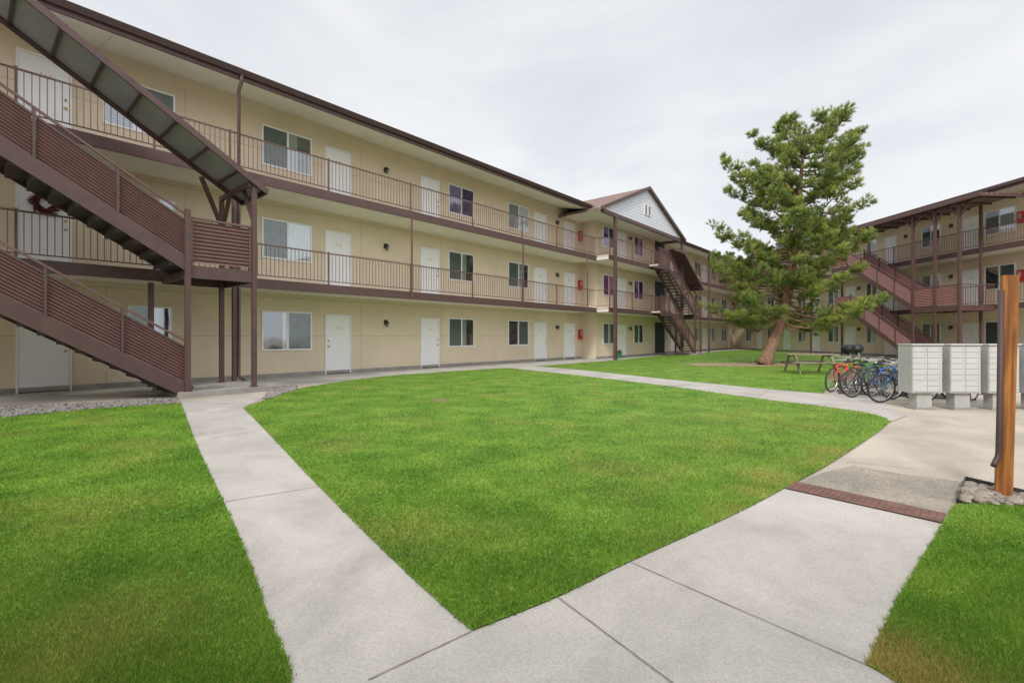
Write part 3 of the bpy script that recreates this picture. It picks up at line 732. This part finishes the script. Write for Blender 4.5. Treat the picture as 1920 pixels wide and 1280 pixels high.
potm = M('pot_green', (.03,.25,.12), .5); potl = M('pot_leaf', (.05,.16,.03), .6); potf = M('pot_flower', (.6,.04,.05), .6)
for (u, v, lab) in ((1161, 671, 'small green pot with red flowers by the bay column, the left one'), (1183, 668, 'small green pot with flowers nearer the bay window, the right one')):
    p = G(u, v); E = thing('flower_pot', lab, 'flower pot', (p.x, p.y, 0.0), group='flower pots below the gabled bay')
    MB().lathe([(0,0),(.12,0),(.17,.26),(.19,.26),(.19,.3),(.16,.3),(.15,.25),(0,.25)], n=16).build('pot', potm, E)
    b = MB(); fl_ = MB()
    for i in range(60):
        a = random.random()*6.28; e = random.uniform(.4,1.4); l = random.uniform(.12,.3)
        q = Vector((math.cos(a)*math.cos(e)*l, math.sin(a)*math.cos(e)*l, .25+math.sin(e)*l)); s = Vector((-math.sin(a), math.cos(a), 0))*.03
        b.add([(0,0,.25), tuple(q*.6+Vector((0,0,.1))+s), tuple(q), tuple(q*.6+Vector((0,0,.1))-s)], [(0,1,2,3)])
        if i % 4 == 0: fl_.lathe([(0,-.02),(.03,0),(0,.02)], tuple(q), 6)
    b.build('leaves', potl, E); fl_.build('flowers', potf, E)

# ------------------------------------------------------------------ pine tree
def pine():
    base = G(1432, 684)
    E = thing('pine_tree', 'tall green pine with a leaning trunk standing on the far lawn', 'tree', (base.x, base.y, 0))
    tp = [(0,0,0),(.12,0,.25),(.42,.05,.95),(.78,.1,1.75),(1.05,.15,2.6),(1.3,.1,3.9),(1.5,.05,5.6),(1.62,0,7.4),(1.75,0,9.2),(1.85,0,10.2),(1.9,0,10.8)]
    tr_ = [.40,.29,.24,.22,.20,.18,.15,.11,.07,.035,.012]
    MB().tube(tp, tr_, 14).build('trunk', bark, E, smooth=True)
    zs = np.array([p[2] for p in tp]); xs = np.array([p[0] for p in tp])
    hz = [1.5,2.0,3.0,4.2,5.6,6.6,7.4,8.4,9.3,10.0,10.6,11.2]
    hl = [2.8,4.1,3.7,3.9,4.2,3.5,3.2,3.8,3.4,2.6,1.7,.6]
    hr = [3.0,4.1,3.5,2.8,3.6,3.3,2.8,3.9,3.1,2.5,1.7,.6]
    limbs = MB(); tufts = []; rs = random.Random(33)
    nl = 124
    for i in range(nl):
        z = 1.8+(i+rs.random())/nl*8.95
        az = i*2.399+rs.uniform(-.5,.5)
        ca = math.cos(az)*.5+.5
        lm = float(np.interp(z, hz, hl))*(1-ca)+float(np.interp(z, hz, hr))*ca
        ln = lm*rs.choice((.45,.65,.85,.97,1.0))*rs.uniform(.88,1.02)-.25
        ln = max(ln, .35)
        dirv = Vector((math.cos(az), math.sin(az), 0)); side = Vector((-dirv.y, dirv.x, 0))
        tilt = .08+.34*(z/11.0)**1.5+rs.uniform(-.14,.2)
        if z < 3.0: tilt = rs.uniform(-.16,.05)
        z_ = z-ln*tilt*.55 if z > 3.6 else z
        pts = []; wob = rs.uniform(-.15,.15)
        for k in range(6):
            s = k/5
            pts.append(Vector((float(np.interp(z_, zs, xs)),.1,z_)) + dirv*ln*s + side*wob*math.sin(s*3)*ln*.5 + Vector((0,0,ln*(tilt*s - .24*s*(1-s)*2 + .10*s*s))))
        r0 = .014+.013*ln
        limbs.tube(pts, [r0*(1-.8*k/5) for k in range(6)], 6)
        nc = int(3.5+ln*3.5)
        for j in range(nc):
            s = rs.uniform(.2,1.0)**.65 if j else 1.0
            f = s*5; k = min(4, int(f)); p = pts[k].lerp(pts[k+1], f-k); d = (pts[k+1]-pts[k]).normalized()
            sg = rs.choice((-1,1)); tl_ = rs.uniform(.2,.65)*(1.2-.5*s)
            td = (d*rs.uniform(.3,1) + side*sg*rs.uniform(.2,1.0) + Vector((0,0,rs.uniform(-.1,.9)))).normalized()
            if j == 0: td = (d+Vector((0,0,.5))).normalized(); tl_ = .25
            q = p+td*tl_
            limbs.tube([p, p.lerp(q,.5)-Vector((0,0,.02)), q], [.012,.010,.007], 4, cap=False)
            br = rs.random(); cr = rs.uniform(.17,.29)
            for c in range(rs.randint(9,12)):
                o = Vector((rs.gauss(0,1), rs.gauss(0,1), rs.gauss(0,1))).normalized()
                o.z = o.z*.85+.06
                tufts.append((q+o*cr*rs.uniform(.5,1.0), (o*1.2+td*.4+Vector((0,0,.35))).normalized(), br, max(-1, min(1, o.z))))
    limbs.build('branches', bark, E, smooth=True)
    T = len(tufts); K = 27
    P = np.array([t[0][:] for t in tufts]); Dv = np.array([t[1][:] for t in tufts]); BR = np.array([t[2] for t in tufts]); OZ = np.array([t[3] for t in tufts])
    rd = np.random.normal(size=(T, K, 3)); rd /= np.linalg.norm(rd, axis=2, keepdims=True)
    nd = rd*.7+Dv[:,None,:]*1.0; nd /= np.linalg.norm(nd, axis=2, keepdims=True)
    st = P[:,None,:] + Dv[:,None,:]*(np.random.rand(T,K,1)*.15-.12)
    L = .09+.06*np.random.rand(T,K,1)
    en = st+nd*L
    sd = np.cross(nd, np.random.normal(size=(T,K,3))); sd /= np.linalg.norm(sd, axis=2, keepdims=True)
    w = .0105
    V = np.stack([st-sd*w*.6, st+sd*w*.6, en+sd*w*.4, en-sd*w*.4], 2).reshape(-1,3); n = T*K
    me = bpy.data.meshes.new('needles'); me.vertices.add(4*n); me.vertices.foreach_set('co', V.ravel())
    me.loops.add(4*n); me.loops.foreach_set('vertex_index', np.arange(4*n)); me.polygons.add(n)
    me.polygons.foreach_set('loop_start', np.arange(n)*4); me.polygons.foreach_set('loop_total', np.full(n,4)); me.update()
    rn = np.repeat(np.clip(BR[:,None]*.35+.25*np.random.rand(T,K)+.42*(OZ[:,None]*.5+.5), 0, 1).ravel(), 4)  # random tone plus painted shading: needles lighter atop each clump, darker below
    at = me.attributes.new('tone', 'FLOAT', 'POINT'); at.data.foreach_set('value', rn)
    m, N, L_, B = nt('pine_needles'); B.inputs['Roughness'].default_value = .55
    a = N.new('ShaderNodeAttribute'); a.attribute_name = 'tone'; r = N.new('ShaderNodeValToRGB')
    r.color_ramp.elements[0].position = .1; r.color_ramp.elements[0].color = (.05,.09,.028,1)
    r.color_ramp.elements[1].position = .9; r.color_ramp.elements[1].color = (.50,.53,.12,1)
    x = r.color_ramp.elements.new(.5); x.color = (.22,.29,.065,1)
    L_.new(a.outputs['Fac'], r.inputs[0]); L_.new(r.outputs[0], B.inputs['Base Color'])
    tr2 = N.new('ShaderNodeBsdfTranslucent'); L_.new(r.outputs[0], tr2.inputs[0]); ms = N.new('ShaderNodeMixShader'); ms.inputs[0].default_value = .35
    L_.new(B.outputs[0], ms.inputs[1]); L_.new(tr2.outputs[0], ms.inputs[2]); L_.new(ms.outputs[0], N['Material Output'].inputs[0])
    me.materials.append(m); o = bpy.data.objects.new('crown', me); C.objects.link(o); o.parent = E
pine()

# ------------------------------------------------------------------ picnic table, grills
p = G(1518, 700)
E = thing('picnic_table', 'weathered wooden picnic table standing behind the bicycles beside the pine', 'picnic table', (p.x, p.y, .01), R(-8))
b = MB()
for i in range(5): b.box(-.9, .9, -.36+i*.147, -.36+i*.147+.135, .70, .74)
b.build('tabletop', woodg, E)
for s in (-1, 1):
    b = MB()
    for i in range(2): b.box(-.9, .9, s*.72-.13+i*.135, s*.72-.13+i*.135+.125, .41, .45)
    b.build('seat', woodg, E)
    for q in (-1, 1):
        MB().bar((s*.62, q*.28, .69), (s*.62, q*.68, 0), .045, .09).build('leg', woodg, E)
    MB().bar((s*.66, -.84, .375), (s*.66, .84, .375), .04, .07).build('crossbeam', woodg, E)
    MB().bar((s*.66, -.36, .67), (s*.66, .36, .67), .04, .05).build('crossbeam', woodg, E)
E.scale = (.92,.92,.92)
for x, y, lab in ((16.3, 23.4, 'black round kettle grill near the picnic table, the left one'), (17.15, 24.0, 'second black kettle grill, right of the first by the right wing')):
    E = thing('kettle_grill', lab, 'grill', (x, y, 0), group='kettle grills on the far side of the bicycles')
    MB().lathe([(0,.42),(.14,.45),(.25,.54),(.29,.66),(.29,.68)], n=20).build('bowl', blackm, E, smooth=True)
    l = MB().lathe([(.30,.68),(.29,.74),(.22,.86),(.1,.92),(0,.93)], n=20).build('lid', blackm, E, smooth=True)
    MB().tube([(-.07,0,.93),(-.06,0,.98),(.06,0,.98),(.07,0,.93)], .012, 6).build('handle', woodg, l)
    for k in range(3):
        a = k*2.094+.4; MB().tube([(.18*math.cos(a),.18*math.sin(a),.5),(.32*math.cos(a),.32*math.sin(a),.0)], .013, 6).build('leg', steel, E)

# ------------------------------------------------------------------ bicycles
def bike(x, y, rz, lean, col, label, sc=1.0):
    E = thing('bicycle', label, 'bicycle', (x, y, .012), rz, 'bicycles parked in front of the right wing')
    E.rotation_euler = (lean, 0, rz); E.scale = (sc, sc, sc)
    fm_ = M('bike_paint', col, .3, ns=4, na=.05); r = .33
    wb = 1.02
    def wheel(cx):
        b = MB(); b.torus(r-.045, .012, (cx,0,r), 36, 6)
        for k in range(24):
            a = k*math.pi/12; b.bar((cx+.02*math.cos(a+.8), .02*(-1)**k, r+.02*math.sin(a+.8)), (cx+(r-.05)*math.cos(a), 0, r+(r-.05)*math.sin(a)), .0045, .0045)
        b.tube([(cx,-.045,r),(cx,.045,r)], .022, 8)
        w = b.build('wheel', steel, E, smooth=False); MB().torus(r-.020, .020, (cx,0,r), 36, 8).build('tyre', rubber, w, smooth=True)
    wheel(0); wheel(wb)
    bb = (.44,0,.28); st = (.33,0,.70); ht = (.81,0,.74); hb = (.84,0,.64)
    b = MB(); b.tube([bb, st], .018); b.tube([(.34,0,.67), ht], .020); b.tube([bb, hb], .023); b.tube([ht, hb], .024)
    for s in (-1,1):
        b.tube([(.44,s*.03,.28), (0,s*.06,r)], .012, 6); b.tube([(.34,s*.02,.66), (0,s*.06,r)], .011, 6)
    b.build('frame', fm_, E, smooth=True)
    b = MB()
    for s in (-1,1): b.tube([(.85,s*.035,.64), (.88,s*.05,.55), (wb,s*.055,r)], .014, 6)
    b.tube([(.85,-.04,.64),(.85,.04,.64)], .016, 6); b.build('fork', fm_, E, smooth=True)
    b = MB(); b.tube([ht, (.79,0,.84), (.84,0,.86)], .014, 8); b.tube([(.74,-.28,.89),(.81,-.18,.885),(.84,-.05,.86),(.84,.05,.86),(.81,.18,.885),(.74,.28,.89)], .013, 8)
    hb_ = b.build('handlebar', steel, E, smooth=True)
    for s in (-1,1): MB().tube([(.74,s*.28,.89),(.79,s*.20,.886)], .019, 8).build('grip', rubber, hb_, smooth=True)
    MB().tube([st, (.305,0,.79)], .013, 8).build('seat_post', steel, E)
    b = MB()
    for k, (xx, wd, zz) in enumerate([(.16,.06,.805),(.21,.085,.815),(.29,.07,.81),(.37,.03,.805),(.44,.02,.80)]):
        b.v += [(xx,-wd,zz-.025),(xx,-wd*.7,zz+.012),(xx,0,zz+.018),(xx,wd*.7,zz+.012),(xx,wd,zz-.025),(xx,0,zz-.035)]
        if k:
            o = (k-1)*6
            for j in range(6): b.f.append((o+j, o+(j+1)%6, o+6+(j+1)%6, o+6+j))
    b.f += [(0,1,2,3,4,5),(24,29,28,27,26,25)]
    b.build('saddle', rubber, E, smooth=True)
    b = MB(); b.torus(.085,.008,(.44,.05,.28),20,5); b.bar((.44,.065,.28),(.58,.07,.20),.02,.012); b.bar((.44,-.065,.28),(.30,-.07,.36),.02,.012)
    b.tube([(.44,-.07,.28),(.44,.07,.28)], .018, 8)
    for z in (.085,-.085): b.bar((.44,.05,.28+z),(0,.05,.33+z*.45),.004,.012)
    ck = b.build('crank', blackm, E)
    MB().box(.54,.63,.075,.15,.19,.21).build('pedal', rubber, ck); MB().box(.25,.34,-.15,-.075,.35,.37).build('pedal', rubber, ck)
    return E
def bk(u, v, deg, lean, col, label, sc=.86, flip=False):
    p = G(u, v); a = R(deg)
    if flip: bike(p.x+1.02*sc*math.cos(a), p.y+1.02*sc*math.sin(a), a+math.pi, -lean, col, label, sc)
    else: bike(p.x, p.y, a, lean, col, label, sc)
bk(1558, 736, 30, .08, (.70,.05,.02), 'red bicycle, leftmost of the parked bicycles', flip=True)
bk(1580, 730, 22, -.12, (.65,.12,.02), 'orange bicycle directly behind the red one', flip=True)
bk(1598, 746, 12, -.10, (.03,.035,.045), 'black bicycle in front of the orange one')
bk(1612, 736, 24, .12, (.02,.26,.10), 'green bicycle behind the black one', flip=True)
bk(1636, 728, 12, -.06, (.30,.32,.34), 'light grey bicycle at the back of the cluster', flip=True)
bk(1650, 756, 2, .12, (.03,.12,.20), 'dark teal bicycle standing closest to the camera', flip=True)
bk(1634, 745, 16, -.05, (.04,.12,.45), 'blue framed bicycle just left of the mailboxes')
bk(1655, 735, 20, -.12, (.10,.02,.02), 'dark maroon bicycle at the back behind the blue one')
bk(1602, 725, 16, .1, (.10,.06,.03), 'small brown bicycle farthest back in the cluster', .78)
bk(1672, 750, 10, .09, (.05,.05,.05), 'charcoal bicycle wedged between the blue one and the mailboxes', flip=True)
bk(1712, 750, 8, .07, (.06,.06,.07), 'dark bicycle partly behind the first mailbox unit')
bk(1745, 745, 10, .0, (.25,.25,.26), 'silver bicycle whose wheels show under the mailboxes')
bk(1818, 753, 5, .05, (.02,.22,.60), 'small blue child bicycle seen between the mailbox pedestals', .6)
pa = G(1570, 742); pb = G(1760, 752); d = (pb-pa)
E = thing('bike_rack', 'low dark metal bike rack holding the bicycles', 'bike rack', (pa.x+.25, pa.y+.35, 0), math.atan2(d.y, d.x))
MB().tube([(0,0,.03),(2.3,0,.03)], .02, 8).build('base_rail', brownd, E); MB().tube([(0,.5,.03),(2.3,.5,.03)], .02, 8).build('base_rail', brownd, E)
for i in range(7):
    x = .05+i*.36; MB().tube([(x,0,.03),(x,.02,.38),(x,.1,.44),(x,.4,.44),(x,.48,.38),(x,.5,.03)], .012, 6).build('hoop', brownd, E)

# ------------------------------------------------------------------ mailboxes
for k in range(4):
    lab = ['grey cluster mailbox unit at the left end of the row', 'grey cluster mailbox unit second from the left', 'grey cluster mailbox unit third from the left, left of the timber post', 'grey cluster mailbox unit at the right edge, behind the timber post'][k]
    E = thing('mailbox_unit', lab, 'mailbox', (7.05+.655*k, 8.5-.02*k, 0.0), R(-2), 'row of cluster mailboxes')
    w_ = .52; z0, z1 = .30, 1.14
    MB().box(0, w_, 0, .32, z0, z1).build('cabinet', mailm, E)
    MB().box(-.01, w_+.01, -.03, .33, z1+.001, z1+.022).build('cap', maild, E)
    MB().box(.13, .39, .06, .24, 0.03, z0-.001).build('pedestal', mailm, E)
    MB().box(.08, .44, .02, .28, 0.0, .028).build('base_plate', foundm, E)
    cw_ = (w_-.04)/2; n = 8; hh = (z1-z0-.05)/n
    for c in range(2):
        i = 0
        while i < n:
            za = z1-.025-(i+1)*hh; zb = z1-.025-i*hh
            if c == 0 and i == 6: za -= hh; i += 1
            xa = .015+c*(cw_+.01)
            d = MB().box(xa, xa+cw_, -.008, -.001, za+.0035, zb-.0035).build('mailbox_door', maild, E)
            MB().box(xa+cw_-.042, xa+cw_-.030, -.013, -.0085, (za+zb)/2-.006, (za+zb)/2+.006).build('lock', lockm, d)
            i += 1

# ------------------------------------------------------------------ timber post and downspout
p = G(1881, 931); ln = R(1.2)
b = MB(); s = .05
prof = [(-s,-s+.006),(-s+.006,-s),(s-.006,-s),(s,-s+.006),(s,s-.006),(s-.006,s),(-s+.006,s),(-s,s-.006)]
b.v = [(x, y, 0) for x, y in prof]+[(x, y, 1.78) for x, y in prof]
b.f = [tuple(range(7,-1,-1)), tuple(range(8,16))]+[(i,(i+1)%8,8+(i+1)%8,8+i) for i in range(8)]
o = b.build('timber_post', cedar); o.location = (p.x, p.y, 0); o.rotation_euler = (0, ln, R(-40)); tag(o, 'orange stained square timber post standing in stones at right', 'post')
b = MB(); b.tube([(0,0,1.66),(0,0,.38),(-.01,0,.33),(-.045,-.01,.28),(-.06,-.015,.26)], .02, 10)
o = b.build('downspout', brownd, smooth=True); o.location = (p.x-.072, p.y-.035, 0); o.rotation_euler = (0, ln*.6, 0); tag(o, 'thin dark brown downspout on the left side of the timber post', 'downspout')

# ------------------------------------------------------------------ world, sun, camera
W = bpy.data.worlds.new('World'); bpy.context.scene.world = W; W.use_nodes = True
N = W.node_tree.nodes; L = W.node_tree.links; bg = N['Background']
SE, SA = R(41), R(200)
sky = N.new('ShaderNodeTexSky'); sky.sky_type = 'NISHITA'; sky.sun_disc = False; sky.sun_elevation = SE; sky.sun_rotation = SA
sm = N.new('ShaderNodeVectorMath'); sm.operation = 'SCALE'; sm.inputs['Scale'].default_value = .12; L.new(sky.outputs[0], sm.inputs[0])
tc = N.new('ShaderNodeTexCoord'); mp = N.new('ShaderNodeMapping'); mp.inputs['Scale'].default_value = (1,1,2.4); mp.inputs['Rotation'].default_value = (.2,.1,.5)
L.new(tc.outputs['Generated'], mp.inputs[0])
n = N.new('ShaderNodeTexNoise'); n.inputs['Scale'].default_value = 1.9; n.inputs['Detail'].default_value = 6; n.inputs['Roughness'].default_value = .48; n.inputs['Distortion'].default_value = .4
L.new(mp.outputs[0], n.inputs['Vector'])
r = N.new('ShaderNodeValToRGB'); r.color_ramp.elements[0].position = .34; r.color_ramp.elements[0].color = (.75,.78,.84,1)
r.color_ramp.elements[1].position = .60; r.color_ramp.elements[1].color = (.97,.975,.985,1); L.new(n.outputs['Fac'], r.inputs[0])
sp = N.new('ShaderNodeSeparateXYZ'); L.new(tc.outputs['Generated'], sp.inputs[0])
mr = N.new('ShaderNodeMapRange'); mr.inputs[1].default_value = .60; mr.inputs[2].default_value = .95; mr.inputs[3].default_value = 1; mr.inputs[4].default_value = 2.0
L.new(sp.outputs['Z'], mr.inputs[0])
mb = N.new('ShaderNodeMapRange'); mb.inputs[1].default_value = .1; mb.inputs[2].default_value = -.8; mb.inputs[3].default_value = 1; mb.inputs[4].default_value = 1.9
L.new(sp.outputs['Y'], mb.inputs[0]); mm = N.new('ShaderNodeMath'); mm.operation = 'MULTIPLY'; L.new(mr.outputs[0], mm.inputs[0]); L.new(mb.outputs[0], mm.inputs[1])
s2 = N.new('ShaderNodeVectorMath'); s2.operation = 'SCALE'; L.new(r.outputs[0], s2.inputs[0]); L.new(mm.outputs[0], s2.inputs['Scale'])
mx = N.new('ShaderNodeMixRGB'); mx.inputs[0].default_value = .9; L.new(sm.outputs[0], mx.inputs[1]); L.new(s2.outputs[0], mx.inputs[2])
L.new(mx.outputs[0], bg.inputs[0]); bg.inputs[1].default_value = 1.0
sl = bpy.data.lights.new('sun', 'SUN'); sl.energy = 2.2; sl.angle = R(11); sl.color = (1,.95,.88)
so = bpy.data.objects.new('sun', sl); C.objects.link(so)
dv = Vector((math.sin(SA)*math.cos(SE), math.cos(SA)*math.cos(SE), math.sin(SE)))
so.rotation_euler = dv.to_track_quat('Z', 'Y').to_euler()
cam = bpy.data.cameras.new('camera'); cam.lens = F0/1920*36; cam.sensor_width = 36; cam.clip_end = 1500; cam.clip_start = .05; cam.shift_y = -9/1920
co = bpy.data.objects.new('camera', cam); C.objects.link(co); co.location = (0,0,H); co.rotation_euler = (R(90),0,0)
bpy.context.scene.camera = co
sc = bpy.context.scene; sc.view_settings.view_transform = 'Standard'; sc.view_settings.look = 'None'; sc.view_settings.exposure = 0
